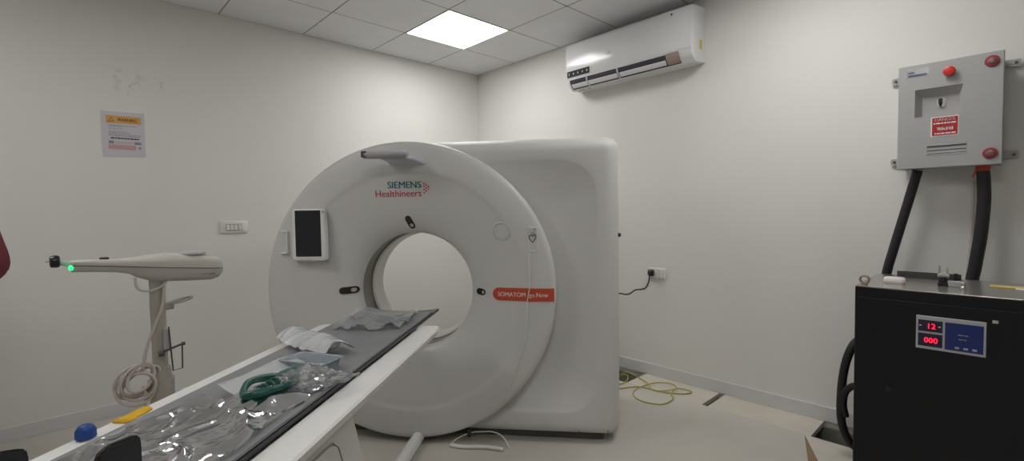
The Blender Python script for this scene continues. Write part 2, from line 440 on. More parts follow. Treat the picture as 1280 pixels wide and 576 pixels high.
# clip on the left of the tablet
bm = B()
prism(bm, rrect(-.800, -.750, 1.074, 1.204, .008), -.010, .004)
cl = new('side_clip', bm, M['gwhite'], ct)
bm = B(); box(bm, -.756, -.748, -.018, -.006, 1.074, 1.204, .002); box(bm, -.790, -.748, -.018, -.006, 1.197, 1.204, .002); box(bm, -.790, -.748, -.018, -.006, 1.074, 1.082, .002)
new('clip_rim', bm, M['rail'], cl)
# camera arm above the bore
bm = B()
sec = lambda x, y, z, hy, hz_: [(x, y + hy * math.cos(t), z + hz_ * math.sin(t)) for t in [2 * PI * k / 20 for k in range(20)]]
loft(bm, [sec(-.222, -.150, 1.600, .026, .019), sec(-.205, -.150, 1.600, .030, .0205), sec(-.10, -.142, 1.600, .034, .022), sec(-.02, -.13, 1.602, .030, .019), sec(.004, -.128, 1.602, .022, .013)])
am = new('camera_arm', bm, M['arm'], ct, smooth='auto')
bm = B(); box(bm, -.229, -.200, -.178, -.128, 1.585, 1.618, .004); new('camera_lens', bm, M['darksteel'], am)
bm = B()   # flared mount joining the arm to the face
rg = []
for t in range(9):
    f = t / 8
    w0, w1 = -.150 + .03 * f, -.02 + .10 * f
    y = -.135 + .16 * f; zc = 1.588 - .022 * f ** 2; hz_ = .010 + .022 * f ** 2
    rg.append([(x, y + .02, z) for x, z in rrect(w0 - .02 * f * f, w1 + .01, zc - hz_, zc + hz_ * .6, .008, 4)])
loft(bm, rg); new('arm_mount', bm, M['neckreflect'], am, smooth='auto')
# round cap and ECG socket panel
bm = B()
rg = []
for r, y in ((.028, .006), (.028, -.004), (.026, -.006), (.0245, -.006), (.0235, .0), (.021, .0), (.020, -.003), (.018, -.0035)):
    rg.append([(x, surf(x, z) + y, z) for x, z in circ(.470, 1.190, r * 1.8, 40)])
loft(bm, rg); new('round_cap', bm, M['gwhite2'], ct, smooth='auto')
bm = B(); loft(bm, [[(x, surf(x, z) + y, z) for x, z in rrect(.612 + d, .668 - d, 1.076 + d, 1.212 - d, .008)] for y, d in ((.004, 0), (-.004, 0), (-.005, .002), (-.005, .007), (-.002, .009))])
ep = new('socket_panel', bm, M['gwhite2'], ct, smooth='auto')
ht = [(.640, 1.128), (.622, 1.152), (.622, 1.162), (.630, 1.168), (.640, 1.160), (.650, 1.170), (.659, 1.164), (.657, 1.152), (.640, 1.128)]
bm = B(); tube(bm, [(x, surf(x, z) - .004, z) for x, z in ht], .0024, 6, smooth=False); new('heart_symbol', bm, M['ink'], ep)
for q in ((.634, .648, -.008, .0, 1.172, 1.182), (.644, .661, -.007, -.001, 1.196, 1.203), (.622, .655, -.006, .0, 1.079, 1.083)):
    bm = B(); box(bm, *q, .001); new('socket', bm, M['arm'], ep)
bm = B(); lathe(bm, [(.012, 0), (.012, .012), (.008, .020)], (0, 0, 0), 16, 'x'); 
for v in bm.verts: v.co += Vector((1.100, .16, 1.156))
new('side_plug', bm, M['dark'], ct)
# thin white cord hanging on the face
bm = B()
tube(bm, [(x, (surf(x, z)) - .006 - e, z) for x, z, e in ((.622, 1.074, 0), (.621, 1.0, .001), (.622, .90, .001), (.614, .846, .002), (.607, .80, .001), (.603, .70, 0), (.592, .60, 0), (.560, .50, 0), (.532, .42, 0), (.500, .33, 0), (.492, .268, 0), (.490, .255, 0))], .0028, 6)
o = new('hanging_cord', bm, M['wiregrn'], loc=ORG, rz=GZ, smooth=True); tag(o, 'thin white cord hanging down the scanner face across the orange-red stripe', 'cord')
# white cable dropped on the floor in front of the scanner
bm = B()
tube(bm, [(.17, -.015, .011), (.25, -.03, .011), (.36, -.022, .011), (.47, -.04, .011)], .011, 8)
tube(bm, [(.17, -.015, .011), (.20, .02, .03), (.27, .055, .05), (.33, .06, .056), (.40, .055, .06), (.46, .03, .045), (.50, -.015, .006)], .0035, 8)
o = thing('floor_cable', 'short white cable looped on the floor under the scanner front edge', 'cable', ORG, GZ)
new('cord', bm, M['wiregrn'], o, smooth=True)
bm = B(); box(bm, .255, .275, .045, .065, .03, .075, .003); new('cable_tie', bm, M['dark'], o)
# round conduit between table foot and scanner
bm = B(); tube(bm, [(-.02, .10, .035), (-.02, -.95, .035)], .033, 20, smooth=False)
o = thing('floor_conduit', 'round white conduit on the floor running from the scanner to the table foot', 'conduit', ORG, GZ)
new('conduit_pipe', bm, M['rail'], o, smooth='auto')
bm = B(); tube(bm, [(-.02, .10, .035), (-.02, .025, .035)], .037, 20, smooth=False); new('conduit_collar', bm, M['seam'], o, smooth='auto')

# ------------------------------------------------------------------ patient table (same axis as the scanner)
tabU = -.029
tbl = thing('patient_table', 'long white CT patient table with recessed grey top, in front of the scanner', 'patient table', ORG, GZ)
VN, VF = -2.34, -.45
bm = B()    # table frame: a wide shallow tray with a white shoulder on each side
hw = .286
def tabring(v, s=1., zt=.785, zb=.742):
    a = [(-hw * s, zt - .006), (-hw * s + .006, zt), (-.195, zt), (-.192, zt - .016), (.192, zt - .016), (.195, zt), (hw * s - .006, zt), (hw * s, zt - .006), (hw * s - .014, zb + .008), (hw * s - .026, zb), (-hw * s + .026, zb), (-hw * s + .014, zb + .008)]
    return [(tabU + x, v, z) for x, z in a]
loft(bm, [tabring(VN, .985), tabring(VN + .012), tabring(VF - .05), tabring(VF - .018, .985), tabring(VF, .95, .783, .746)])
new('table_frame', bm, M['rail'], tbl)
bm = B()    # moving cradle: thin black shell
N = 14
def crad(v, lift=0., th=.012):
    top = [(tabU + .19 * (2 * k / N - 1), v, .7865 + lift + .014 * abs(2 * k / N - 1) ** 2.2) for k in range(N + 1)]
    bot = [(x, y, z - th) for x, y, z in reversed(top)]
    return top + bot
loft(bm, [crad(v) for v in (-2.30, -1.8, -1.2, -.6, -.19, -.155)])
new('cradle', bm, M['carbon'], tbl, smooth='auto')
bm = B()
def padr(v, e=0.):
    top = [(tabU + (.186 - e) * (2 * k / N - 1), v, .7945 + .014 * abs(2 * k / N - 1) ** 2.2) for k in range(N + 1)]
    bot = [(x * .999, y, z - .0075) for x, y, z in reversed(top)]
    return top + bot
loft(bm, [padr(v) for v in (-2.26, -1.7, -1.1, -.6, -.30, -.255)])
new('table_pad', bm, M['pad'], tbl, smooth='auto')
bm = B()
prismx(bm, [(-1.275, .745), (-2.05, .745), (-1.95, .05), (-1.90, 0.), (-.985, 0.), (-.985, .05)], tabU - .235, tabU + .243)
pd = new('pedestal', bm, M['ped'], tbl)
bm = B(); q = [(-1.365, .685), (-1.40, .70), (-1.90, .70), (-1.86, .10), (-1.11, .10)]
prismx(bm, q, tabU + .243, tabU + .246); new('side_cover', bm, M['ped'], pd)
bm = B(); tube(bm, [(tabU + .2455, y, z) for y, z in ((-1.13, .10), (-1.355, .675), (-1.385, .702), (-1.43, .706), (-1.90, .706))], .002, 6, smooth=False); new('cover_seam', bm, M['inkg'], pd)
bm = B(); box(bm, tabU - .30, tabU + .30, -2.06, -.95, 0, .035, .012); new('floor_plate', bm, M['ped'], tbl)
def on_table(name, bm, m, label, cat, u, v, z, smooth=True, rz=0., group=None):
    o = new(name, bm, m, smooth=smooth, loc=L2W(u, v, z), rz=GZ + rz); tag(o, label, cat, group); return o
# yellow cloth tag and blue cap lying on the far shoulder
bm = B()
n = 9; grid = [[None] * 6 for _ in range(n)]
rg = []
for i in range(n):
    t = i / (n - 1); w = .017 + .006 * math.sin(t * 9) * (1 - t) + .004 * math.sin(t * PI)
    y = -.042 + .084 * t; bmp = .005 + .003 * math.sin(t * 7 + 1)
    rg.append([(-w, y, 0), (w, y, 0), (w * 1.0, y, .003), (w * .4, y, bmp + .002), (-w * .3, y, bmp), (-w, y, .003)])
loft(bm, rg)
on_table('yellow_cloth', bm, M['yellow'], 'small crumpled yellow cloth on the far white shoulder of the table', 'cloth', -.287, -1.455, .786, rz=.05)
bm = B(); lathe(bm, [(.0155, 0), (.0185, .002), (.019, .012), (.018, .022), (.0145, .029), (.008, .0325), (.002, .033)], n=20)
cap = thing('bottle_cap', 'blue plastic cap standing on the far white shoulder of the table', 'cap', L2W(-.288, -1.575, .786), GZ)
new('cap_shell', bm, M['blue'], cap, smooth='auto')
bm = B()
for k in range(18):
    a = 2 * PI * k / 18; cyl(bm, (.0187 * math.cos(a), .0187 * math.sin(a), .003), (.0182 * math.cos(a), .0182 * math.sin(a), .02), .0013, n=6)
new('grip_ribs', bm, M['blue'], cap)
# black holder with two cheeks standing on the table's near end
hd = thing('head_holder', 'black holder with two upright cheeks on the near end of the table', 'head holder', L2W(-.02, -1.84, .806), GZ)
def cheek(u_, pts, th=.012):
    bm = B(); prismx(bm, pts, u_, u_ + th)
    bmesh.ops.bevel(bm, geom=bm.edges[:], offset=.003, segments=2, affect='EDGES')
    new('cheek', bm, M['softdark'], hd, smooth='auto')
cheek(.088, [(-.055, -.004), (-.036, .098), (-.028, .112), (-.012, .118), (.034, .113), (.043, .108), (.046, .095), (.046, -.004)])
cheek(-.112, [(-.055, -.004), (-.046, .085), (-.036, .098), (-.018, .101), (.010, .092), (.019, .087), (.0225, .075), (.0225, -.004)])
bm = B(); box(bm, -.108, .096, -.054, .02, -.006, .004, .002); new('base_bar', bm, M['softdark'], hd)
# crinkled transparent sheets and bags
def sheet(w, l, amp, seed, nx=44, ny=64, fold=9., edge=.012, lift=None, base=0.):
    bm = B(); off = Vector((seed * 3.7, seed * 1.3, seed))
    G = []
    for j in range(ny + 1):
        row = []
        for i in range(nx + 1):
            s, t = i / nx * 2 - 1, j / ny * 2 - 1
            x, y = s * w / 2, t * l / 2
            wob = noise.noise(Vector((x * 14, y * 14, 0)) + off) * edge
            wob2 = noise.noise(Vector((x * 11, y * 11, 5)) + off) * edge
            p = Vector((x * fold, y * fold * .6, 0)) + off
            r1 = 1 - abs(noise.noise(p)) * 2.2; r2 = 1 - abs(noise.noise(p * 2.3 + Vector((3, 1, 2)))) * 2.2
            r3 = noise.noise(p * 5.5)
            h = amp * (.55 * max(0, r1) ** 2 + .3 * max(0, r2) ** 2 + .12 * r3)
            if lift: h += lift(x, y)
            row.append(bm.verts.new((x + wob * 1.5, y + wob2 * 1.5, base + max(.0008, h))))
        G.append(row)
    for j in range(ny):
        for i in range(nx):
            bm.faces.new((G[j][i], G[j][i + 1], G[j + 1][i + 1], G[j + 1][i]))
    return bm
# pad surface is at .7945 in the middle and .8085 at the lips
PZ = .797
dish = lambda cx: (lambda x, y: .014 * (abs(x + cx) / .19) ** 2.2 if abs(x + cx) < .22 else .014)
bm = sheet(.315, .56, .021, 3, 70, 120, 8.5, lift=dish(0))
on_table('plastic_sheet', bm, M['film'], 'large crinkled clear plastic sheet over the near half of the grey table top', 'plastic sheet', tabU + .008, -1.66, PZ + .001)
bm = sheet(.32, .33, .050, 11, 80, 84, 6.5, lift=dish(0))
on_table('plastic_bag', bm, M['bag'], 'crumpled clear plastic bag on the far end of the table beside the bore', 'plastic bag', tabU - .01, -.455, PZ + .001)
bm = sheet(.25, .30, .024, 41, 70, 90, 8, lift=lambda x, y: .008 + .006 * max(0, 1 - (x / .12) ** 2))
on_table('plastic_wrap', bm, M['wrap'], 'milky crumpled plastic wrap on the near end of the table beside the black holder', 'plastic wrap', tabU + .045, -1.63, PZ + .006, rz=.06)
# the pouch with green tubing
bm = sheet(.20, .30, .016, 21, 60, 70, 7, lift=lambda x, y: .010 + .018 * max(0, 1 - (x / .10) ** 2) * max(0, 1 - (y / .17) ** 2))
on_table('plastic_pouch', bm, M['pouch'], 'thin clear plastic pouch lying around the coiled green tubing on the table', 'plastic pouch', tabU + .07, -1.33, PZ + .004)
bm = B(); pts = []
for k in range(60):
    a = 2 * PI * k / 26 + .3
    pts.append((.052 * math.cos(a) * (1 + .10 * math.sin(k * .7)), .088 * math.sin(a) * (1 + .07 * math.cos(k * .9)), .020 + .012 * abs(math.sin(k * .37)) + .006 * (k / 60)))
tube(bm, pts, .0085, 8, 4)
gt = thing('green_tubing', 'coil of dark green tubing on the table in front of the white leaflet', 'tubing', L2W(tabU + .045, -1.335, PZ + .010), GZ)
new('tube_coil', bm, M['green'], gt, smooth=True)
bm = B(); pts = []
for k in range(44):
    a = 2 * PI * k / 9
    pts.append((.014 * math.cos(a) + .012, -.05 + .0026 * k, .030 + .012 * math.sin(a)))
tube(bm, pts, .0045, 6, 4); new('elastic_strap', bm, M['green'], gt, smooth=True)
# paper sheet under the pouch
bm = B(); G = []
for j in range(11):
    row = []
    for i in range(9):
        x, y = (i / 8 - .5) * .13, (j / 10 - .5) * .29
        z = .016 + .026 * max(0, -x / .0575) ** 1.5 * (1 - .3 * j / 10) + .004 * math.sin(y * 22)
        row.append(bm.verts.new((x + .02 * (j / 10 - .5), y, z)))
    G.append(row)
for j in range(10):
    for i in range(8): bm.faces.new((G[j][i], G[j][i + 1], G[j + 1][i + 1], G[j + 1][i]))
bmesh.ops.solidify(bm, geom=bm.faces[:], thickness=.001)
on_table('paper_leaflet', bm, M['paper'], 'folded white paper leaflet lying behind the green tubing on the table', 'leaflet', -.030, -1.235, PZ + .002, rz=-.05)
# wrapped foam roll lying across the table
fr = thing('foam_roll', 'long white foam roll in clear wrap lying across the table top', 'foam roll', L2W(-.115, -.885, .812), GZ - math.radians(33))
bm = B(); rg = []
for k in range(25):
    t = k / 24; x = -.17 + .31 * t
    ry = .042 * (1 - .12 * math.sin(t * 5)) * min(1, .45 + 5 * min(t, 1 - t)); rz_ = .021 * min(1, .35 + 6 * min(t, 1 - t))
    rg.append([(x, ry * math.cos(a) * (1 + .06 * math.sin(3 * a + 9 * t)), .018 + rz_ * math.sin(a) * (1 + .12 * math.sin(5 * a + t * 20))) for a in [2 * PI * j / 24 for j in range(24)]])
loft(bm, rg); new('foam_core', bm, M['milk'], fr, smooth=True)
bm = sheet(.36, .13, .016, 31, 60, 30, 9, lift=lambda x, y: .034 * max(0, 1 - (y / .062) ** 2) + .004); new('clear_wrap', bm, M['milk'], fr, smooth=True)
# clear tray
tr = thing('plastic_tray', 'shallow clear bluish plastic tray beside the wrapped foam roll', 'tray', L2W(.015, -1.125, .806), GZ - math.radians(14))
bm = B(); rg = []
for x_, d, z in ((0, .006, 0), (0, 0, .034), (0, -.008, .035), (0, -.004, .036), (0, .003, .034), (0, .009, .003)):
    rg.append([(x, y, z) for x, y in rrect(-.082 + d, .082 - d, -.046 + d, .046 - d, .014, 4)])
loft(bm, rg); new('tray_shell', bm, M['traym'], tr, smooth='auto')
# knotted bag hanging over the near shoulder
bm = B(); rg = []
for k in range(41):
    t = k / 40; x = -.085 + .19 * t
    r = .030 * math.sin(PI * min(1, t * 1.05 + .05)) ** .6 * (1 if t < .62 else .55 + 1.1 * abs(t - .72)) + .004
    ring = []
    for j in range(56):
        a = 2 * PI * j / 56
        q = Vector((math.cos(a) * 1.6, math.sin(a) * 1.6, t * 7)); f = .72 + .75 * abs(noise.noise(q)) + .55 * abs(noise.noise(q * 2.7)) - .2 * noise.noise(q * 5)
        ring.append((x * 1.2, 1.5 * r * math.cos(a) * f, max(.002, .026 + .95 * r * math.sin(a) * f)))
    rg.append(ring)
loft(bm, rg)
on_table('knotted_bag', bm, M['bag'], 'small knotted clear plastic bag at the near edge of the table top', 'plastic bag', .105, -1.275, .802, rz=math.radians(24))
# ------------------------------------------------------------------ contrast injector on its stand
RX = Vector((.72591, -.68778, 0)); IZ = math.atan2(RX.y, RX.x)
ip = Vector((-3.052, -1.722, 0))
inj = thing('contrast_injector', 'cream contrast injector head on a pole stand beside the left wall', 'injector', ip, 0)
# stand
bm = B(); cyl(bm, (0, 0, .08), (0, 0, 1.05), .026, .025, 24); new('pole', bm, M['pole'], inj, smooth='auto')
bm = B(); cyl(bm, (0, 0, .60), (0, 0, .665), .043, n=24); cyl(bm, (0, 0, .665), (0, 0, .71), .036, .032, 24); cyl(bm, (0, 0, .54), (0, 0, .60), .038, n=24); new('pole_clamp', bm, M['pole'], inj, smooth='auto')
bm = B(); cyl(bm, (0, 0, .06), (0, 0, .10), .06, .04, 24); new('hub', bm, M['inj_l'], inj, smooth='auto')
for k in range(4):
    a = PI / 4 + k * PI / 2; e = Vector((.25 * math.cos(a), .25 * math.sin(a), .065))
    bm = B(); tube(bm, [(0, 0, .08), e], lambda t: .022 - .006 * t, 12, smooth=False); lg = new('stand_leg', bm, M['inj_l'], inj)
    bm = B(); cyl(bm, e + Vector((-.01, 0, -.037)), e + Vector((.01, 0, -.037)), .028, n=20); new('caster', bm, M['dark'], lg)
# head: lofted upper and lower shells
def sect(s, z0, z1, w, up, n=20):
    split = seam(s) + (.001 if up else -.001)
    zz0, zz1 = (split, z1) if up else (z0, split)
    out = []
    for k in range(n + 1):
        a = PI * k / n
        c_, s_ = math.cos(a), math.sin(a)
        x = w * (abs(c_) ** .55) * (1 if c_ > 0 else -1)
        z = (zz0 + (zz1 - zz0) * s_ ** .6) if up else (zz1 - (zz1 - zz0) * s_ ** .6)
        out.append((s, x, z))
    return out
S_ = [(-.243, 1.109, 1.145, .016), (-.238, 1.106, 1.147, .020), (-.178, 1.101, 1.147, .023), (-.118, 1.094, 1.143, .026), (-.083, 1.085, 1.144, .034), (-.062, 1.070, 1.146, .042), (-.015, 1.049, 1.152, .055), (.03, 1.045, 1.154, .06), (.127, 1.038, 1.147, .06), (.176, 1.036, 1.136, .057), (.203, 1.044, 1.126, .048), (.216, 1.058, 1.116, .036), (.221, 1.070, 1.106, .024)]
seam = lambda q: 1.1045 - .107 * q
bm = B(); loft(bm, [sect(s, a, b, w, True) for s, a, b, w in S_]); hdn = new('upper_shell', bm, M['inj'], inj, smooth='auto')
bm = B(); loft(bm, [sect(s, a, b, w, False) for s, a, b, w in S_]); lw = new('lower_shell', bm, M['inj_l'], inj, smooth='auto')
bm = B(); tube(bm, [(s, -w * 1.004, seam(s)) for s, a, b, w in S_[1:-2]], .0016, 6, smooth=False); new('shell_seam', bm, M['ink'], lw)
bm = B(); lathe(bm, [(.052, 0), (.052, .006), (.046, .010)], (.115, 0, 1.143), 24); new('top_pad', bm, M['arm'], hdn, smooth='auto')
bm = B(); box(bm, -.165, -.138, -.010, .010, 1.142, 1.152, .003); new('top_button', bm, M['dark'], hdn)
bm = B(); box(bm, .135, .160, -.0600, -.0585, 1.064, 1.067); box(bm, .164, .186, -.0580, -.0555, 1.061, 1.067); new('head_marking', bm, M['inkg'], lw)
bm = B(); cyl(bm, (-.272, 0, 1.142), (-.236, 0, 1.132), .007, .010, 16); new('syringe', bm, M['clear'], inj, smooth='auto')
bm = B(); lathe(bm, [(.006, 0), (.0095, .004), (.009, .011), (.004, .014)], (-.248, -.014, 1.122), 16, 'x'); new('status_lamp', bm, M['led'], inj, smooth='auto')
bm = B(); lathe(bm, [(.015, 0), (.020, .003), (.0215, .010), (.0215, .019), (.019, .025), (.013, .027)], (-.295, 0, 1.147), 24, 'x'); kn = new('front_knob', bm, M['dark'], inj, smooth='auto')
bm = B(); cyl(bm, (-.306, 0, 1.149), (-.293, 0, 1.148), .003, n=10); new('knob_pin', bm, M['steel'], kn)
# cable from the head and the coil hung on the pole
bm = B(); tube(bm, [(-.067, -.03, 1.070), (-.066, -.032, 1.04), (-.052, -.034, 1.022), (-.02, -.036, 1.018), (.012, -.034, 1.030), (.03, -.03, 1.052)], .0045, 8); new('head_cable', bm, M['inj'], inj, smooth=True)
bm = B(); tube(bm, [(.02, -.03, 1.03), (.008, -.036, .95), (-.018, -.040, .88), (-.045, -.04, .80), (-.06, -.04, .72)], .0055, 8)
for k in range(6):
    rx, rz_ = .036 + .012 * (k % 3) , .052 + .007 * (k % 4); cx, cz, cy = -.066 - .008 * (k % 3), .695 - .008 * k, -.045 + .009 * (k % 4)
    pts = []
    for j in range(21):
        a = 2 * PI * j / 20
        x, z = rx * math.cos(a), rz_ * math.sin(a)
        tl = math.radians(32 + 5 * k)
        pts.append((cx + x * math.cos(tl) + z * math.sin(tl), cy + .012 * math.sin(a + k), cz - x * math.sin(tl) + z * math.cos(tl)))
    tube(bm, pts, .0055, 8, 4)
tube(bm, [(-.06, -.04, .66), (-.055, -.045, .60), (-.062, -.05, .40), (-.05, -.02, .12), (-.04, .0, .04)], .0055, 8)
new('cable_coil', bm, M['cable'], inj, smooth=True)
bm = B(); tube(bm, [(.03, 0, .955)] + [(.072 + .040 * math.cos(a), .03 * math.sin(a), .962 + .008 * math.cos(a)) for a in [PI - 2 * PI * j / 16 for j in range(17)]], .005, 8, 4)
cyl(bm, (.02, 0, .945), (.05, 0, .945), .014, n=16)
new('holder_ring', bm, M['pole'], inj, smooth=True)
bm = B(); tube(bm, [(-.004, -.034, .772), (.068, -.045, .797)], .0042, 8, smooth=False); tube(bm, [(.066, -.045, .79), (.064, -.045, .702), (.034, -.042, .697), (.030, -.04, .78), (.026, -.038, .87)], .0028, 8, smooth=False)
lathe(bm, [(.009, 0), (.010, .012), (.006, .018)], (-.010, -.042, .770), 12, 'x'); lathe(bm, [(.007, 0), (.007, .012)], (.064, -.045, .797), 12, 'x')
new('hook_bracket', bm, M['darksteel'], inj)
bm = B(); box(bm, .008, .030, -.036, -.022, .78, .86, .002); new('pole_label', bm, M['arm'], inj)

# ------------------------------------------------------------------ left wall: poster, switches
po = thing('warning_poster', 'paper warning poster with orange header on the left wall', 'poster', (-2.993, -.001, 1.83), 0)
bm = B(); q = [(-.109, -.144), (.108, -.137), (.110, .150), (-.109, .145)]
prism(bm, q, -.0022, 0); new('sheet', bm, M['poster'], po)
bm = B(); prism(bm, [(-.087, .070), (.091, .075), (.091, .122), (-.087, .119)], -.0032, -.0022); hdr = new('header_band', bm, M['orange'], po)
text('header_lettering', 'WARNING', .030, M['ink'], hdr, -.030, .086, -.0036, width=.70, bold=.0006)
bm = B(); tube(bm, [(-.075, -.0034, .082), (-.048, -.0034, .083), (-.0615, -.0034, .107), (-.075, -.0034, .082)], .0018, 6, smooth=False); new('hazard_triangle', bm, M['ink'], hdr)
def bars(spec, y=-.0034):
    bm = B()
    for x0, x1, z, h in spec:
        x = x0
        while x < x1 - .002:
            w = min(random.uniform(.006, .019), x1 - x); box(bm, x, x + w, y, y + .001, z, z + h); x += w + .0025
    return bm
new('small_print', bars([(-.075, .07, .056, .004), (-.075, -.01, .049, .003), (-.075, .0, .036, .003), (-.075, .018, .018, .003), (-.075, .03, .008, .004), (-.078, .085, -.001, .003), (-.078, .088, -.010, .004)]), M['inkg'], po)
new('bold_line', bars([(-.066, .078, -.028, .0085)]), M['ink'], po)
bm = bars([(-.046, .05, -.049, .003), (-.046, .04, -.056, .003)]); new('table_print', bm, M['inkr'], po)
for q in ((-.078, -.052, -.060, -.042), (.052, .088, -.060, -.043), (.072, .088, -.088, -.074)):
    bm = B(); box(bm, q[0], q[1], -.0033, -.0023, q[2], q[3]); new('dark_box', bm, M['inkg'], po)
bm = B(); box(bm, -.08, .06, -.0030, -.0022, -.096, -.066); new('pink_box', bm, M['inkr'], po)

sw = thing('switch_plate', 'white switch and socket plate on the left wall above the injector', 'switch plate', (-2.379, 0, 1.207), 0)
bm = B(); loft(bm, [[(x, y, z) for x, z in rrect(-.092 + d, .092 - d, -.046 + d, .046 - d, .008)] for y, d in ((0, 0), (-.008, 0), (-.011, .003))]); new('plate', bm, M['switch'], sw, smooth='auto')
bm = B(); prism(bm, rrect(-.055, .055, -.024, .024, .003), -.0118, -.0105); new('insert', bm, M['sgap'], sw)
for k in range(3):
    bm = B(); box(bm, -.052 + .0265 * k, -.0285 + .0265 * k, -.016, -.011, -.021, .021, .002); new('switch_rocker', bm, M['switch'], sw)
bm = B(); box(bm, .029, .053, -.0145, -.011, -.021, .021, .001); so = new('socket_face', bm, M['switch'], sw)
bm = B()
for x_, z_ in ((.041, .011), (.035, -.009), (.047, -.009)): cyl(bm, (x_, -.0152, z_), (x_, -.0135, z_), .0032, n=12)
new('socket_holes', bm, M['sgap'], so)
# ------------------------------------------------------------------ right wall: air conditioner (frame: x right along the wall, y into the wall)
ac = thing('air_conditioner', 'white split air conditioner mounted high on the right wall', 'air conditioner', (0, -1.95, 2.30), RIGHT)
hl = .545
prof = [(0, .005), (-.135, -.002), (-.165, .020), (-.188, .045), (-.197, .075), (-.203, .20), (-.203, .31), (-.197, .352), (-.175, .372), (0, .40)]
bm = B(); rg = []
for x, s in ((-hl, .93), (-hl + .006, .98), (-hl + .02, 1.), (hl - .02, 1.), (hl - .006, .98), (hl, .93)):
    rg.append([(x, y * s, .169 + (z - .169) * (s * .5 + .5)) for y, z in prof])
loft(bm, rg); new('casing', bm, M['ac'], ac, smooth='auto')
bm = B(); rg = []
pf = [(-.190, .078), (-.200, .080), (-.2065, .10), (-.2085, .20), (-.2085, .30), (-.204, .345), (-.194, .362), (-.19, .35)]
for x, s in ((-hl + .004, .985), (-hl + .012, 1.), (hl - .012, 1.), (hl - .004, .985)):
    rg.append([(x, y * s, z) for y, z in pf])
loft(bm, rg); new('front_panel', bm, M['ac'], ac, smooth='auto')
# air outlet: a dark slot in the lower curve with two white flaps
bm = B(); prismx(bm, [(-.150, .002), (-.168, .016), (-.192, .046), (-.198, .070), (-.194, .072), (-.16, .02)], -hl + .035, hl - .095); new('air_outlet', bm, M['acin'], ac)
segs = [(-hl + .045, -hl + .20), (-hl + .215, -.06), (-.035, hl - .20)]
for a, b in segs:
    bm = B(); prismx(bm, [(-.163, .008), (-.1815, .030), (-.1865, .040), (-.1835, .044), (-.162, .016)], a, b); new('air_flap', bm, M['ac'], ac)
for x_ in (-hl + .2075, -.0475):
    bm = B(); prismx(bm, [(-.150, -.001), (-.172, .016), (-.196, .046), (-.202, .072), (-.19, .07)], x_ - .007, x_ + .007); new('flap_post', bm, M['bezel'], ac)
bm = B(); prismx(bm, [(-.160, .006), (-.178, .020), (-.196, .048), (-.2025, .074), (-.192, .07)], hl - .19, hl - .095); new('outlet_tape', bm, M['acbrown'], ac)
for q in ((-hl + .05, -hl + .11, -.10, -.09), (-hl + .16, -hl + .18, -.11, -.10)):
    bm = B(); box(bm, *q, -.002, .001); new('drain_slot', bm, M['acin'], ac)
for k in range(5):
    x = -hl + .020 + k * .0455
    bm = B(); prism(bm, rrect(x, x + .0435, .092, .140, .002), -.2105, -.205); st = new('feature_sticker', bm, M['softdark'], ac)
    bm = B()
    if k == 0: box(bm, x + .018, x + .022, -.2112, -.210, .104, .126)
    else: prism(bm, [(x + .016, .108), (x + .027, .108), (x + .027, .111), (x + .019, .111), (x + .019, .119), (x + .027, .119), (x + .027, .122), (x + .016, .122)], -.2112, -.210)
    new('sticker_symbol', bm, M['wprint'], st)
bm = B(); prism(bm, [(-.128, .19), (-.118, .19), (-.112, .215), (-.112, .19), (-.100, .195), (-.100, .225), (-.108, .225), (-.128, .21)], -.2095, -.208); new('emblem', bm, M['acgold'], ac)
bm = B(); box(bm, hl - .001, hl + .001, -.085, -.045, .09, .155); new('energy_label', bm, M['energy'], ac)
bm = B(); box(bm, hl - .145, hl - .135, -.2095, -.203, .325, .337); new('panel_latch', bm, M['acin'], ac)
# socket with the black plug
so = thing('wall_socket', 'white socket plate low on the right wall beside the scanner', 'socket', (0, -2.125, .80), RIGHT)
bm = B(); loft(bm, [[(x, y, z) for x, z in rrect(-.072 + d, .072 - d, -.043 + d, .043 - d, .007)] for y, d in ((0, 0), (-.009, 0), (-.012, .003))]); new('plate', bm, M['switch'], so, smooth='auto')
bm = B(); prism(bm, rrect(-.058, .020, -.033, .033, .003), -.0135, -.011); new('socket_face', bm, M['switch'], so)
bm = B(); box(bm, .028, .058, -.017, -.011, -.030, .030, .002); new('switch_rocker', bm, M['switch'], so)
bm = B(); box(bm, .0225, .0245, -.0135, -.0115, -.033, .033); new('switch_gap', bm, M['sgap'], so)
pc = thing('mains_lead', 'black plug and power cord in the right wall socket', 'power cord', (0, -2.125, .80), RIGHT)
bm = B(); loft(bm, [[(x - .036, y, z + .006) for x, z in rrect(-r, r, -r * 1.1, r * 1.1, r * .6)] for r, y in ((.018, -.0142), (.023, -.022), (.023, -.042), (.015, -.052), (.007, -.055))]); new('plug', bm, M['dark'], pc, smooth='auto')
bm = B(); tube(bm, [(-.036, -.05, -.0), (-.034, -.058, -.03), (-.042, -.06, -.07), (-.065, -.06, -.11), (-.10, -.065, -.125), (-.15, -.07, -.135), (-.19, -.075, -.165), (-.23, -.08, -.178), (-.29, -.085, -.176), (-.36, -.08, -.19)], .0055, 8); new('cord', bm, M['dark'], pc, smooth=True)
